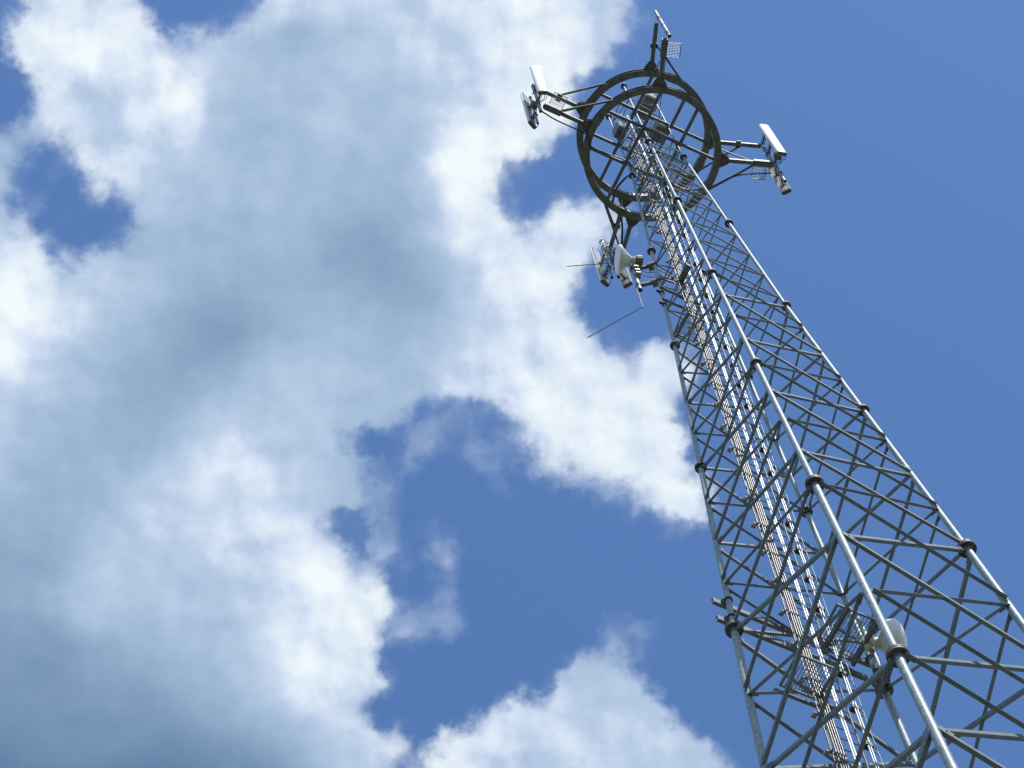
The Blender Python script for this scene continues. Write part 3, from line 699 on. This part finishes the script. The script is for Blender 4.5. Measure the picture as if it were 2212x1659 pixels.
sub(MB().lathe((-1.08, 1.0, 46.14), Z3, [(0, .05), (.012, .05)], 18), 'end_plug', M['dark'], pp)
for z in (47.55, 46.45):
    p = leg('L', z); q = Vector((-1.08, 1.0, z)); mb = MB().beam(q, p, .075, .09); mb.box(p + Vector((-.05, .05, 0)), (.17, .17, .15), 45)
    br = D1.part(mb, 'outrigger', M['ring']); sub(MB().lathe(p - Z3 * .06, Z3, [(0, RAD[2] + .018), (.02, RAD[2] + .018)], 16).lathe(p + Z3 * .05, Z3, [(0, RAD[2] + .018), (.02, RAD[2] + .018)], 16).lathe(q - Z3 * .05, Z3, [(0, .066), (.1, .066)], 16), 'clamp', M['dark'], br)
mb = MB()
for z in (47.2, 47.45, 47.0): mb.box((-1.06, .93, z), (.17, .12, .06), 70, .01); mb.tube([(-1.16, .9, z), (-.98, .97, z)], .016, 8)
D1.part(mb, 'mounting_bracket', M['clamp'])
loom('dish_cable', [(-1.02, .88, 47.55), (-.95, .85, 47.2), (-.85, .8, 47.05), (-.74, .74, 47.0), (-.6, .66, 47.1), (-.4, .62, 46.9), (-.3, .62, 46.2)], .009, 'thin dark cables looping from the conical dish to the left leg', group=None, n=2, sp=.12)
D2 = Root('microwave_dish', 'white domed microwave dish behind the front leg near the bottom right', 'dish antenna', (.98, .92, 31.2), 'microwave dishes on the mast')
ax2 = pol(1, -34); ap2 = Vector((1.07, .80, 30.93))
dish(D2, ap2, ax2, .345, .13, .16, .13, .16, M['white'], .10)
D2.part(MB().lathe(ap2 - ax2 * .26, ax2, [(0, .10), (.02, .115), (.12, .115), (.13, .09)], 24), 'radio_housing', M['beige'])
mb = MB(); mb.box((.99, .91, 31.06), (.2, .14, .26), -34, .01); mb.tube([(.93, .8, 30.98), (1.1, .95, 30.98)], .015, 8); mb.tube([(.93, .8, 31.16), (1.1, .95, 31.16)], .015, 8)
D2.part(mb, 'mounting_bracket', M['dark'])
loom('dish_cable', [(.95, .86, 31.0), (.9, .8, 30.6), (.8, .95, 30.45), (.66, 1.15, 30.7), (.5, 1.2, 30.5), (.43, 1.22, 29.6)], .008, 'thin dark cables hanging from the domed dish to the conduits', group=None, n=2, sp=.05)

# ------------------------------------------------------------------ whip rods
o = MB().tube([(-.86, 3.44, 54.9), (.42, 2.75, 54.9)], .011, 8).tube([(.40, 2.76, 54.9), (.48, 3.1, 55.3)], .02, 8).build('whip_antenna', M['brace'], None, (.4, 2.76, 54.9))
tag(o, 'short straight whip rod sticking out left from the lowest arm', 'antenna', 'whip rods')
o = MB().tube([(-1.13, 1.04, 46.35), (-1.20, .98, 44.85), (-1.21, .985, 44.8)], .013, 8).tube([(-1.205, .97, 44.8), (-1.99, 2.09, 44.8)], .010, 8).box((-1.11, 1.03, 46.35), (.06, .05, .12)).build('whip_antenna', M['brace'], None, (-1.13, 1.04, 46.35))
tag(o, 'long thin rod bent in a V hanging below the conical dish', 'antenna', 'whip rods')
for ob in list(bpy.data.objects):
    if 'base' in ob: del ob['base']
SC.cycles.max_bounces = 6; SC.cycles.sample_clamp_direct = 4.0; SC.cycles.sample_clamp_indirect = 3.0
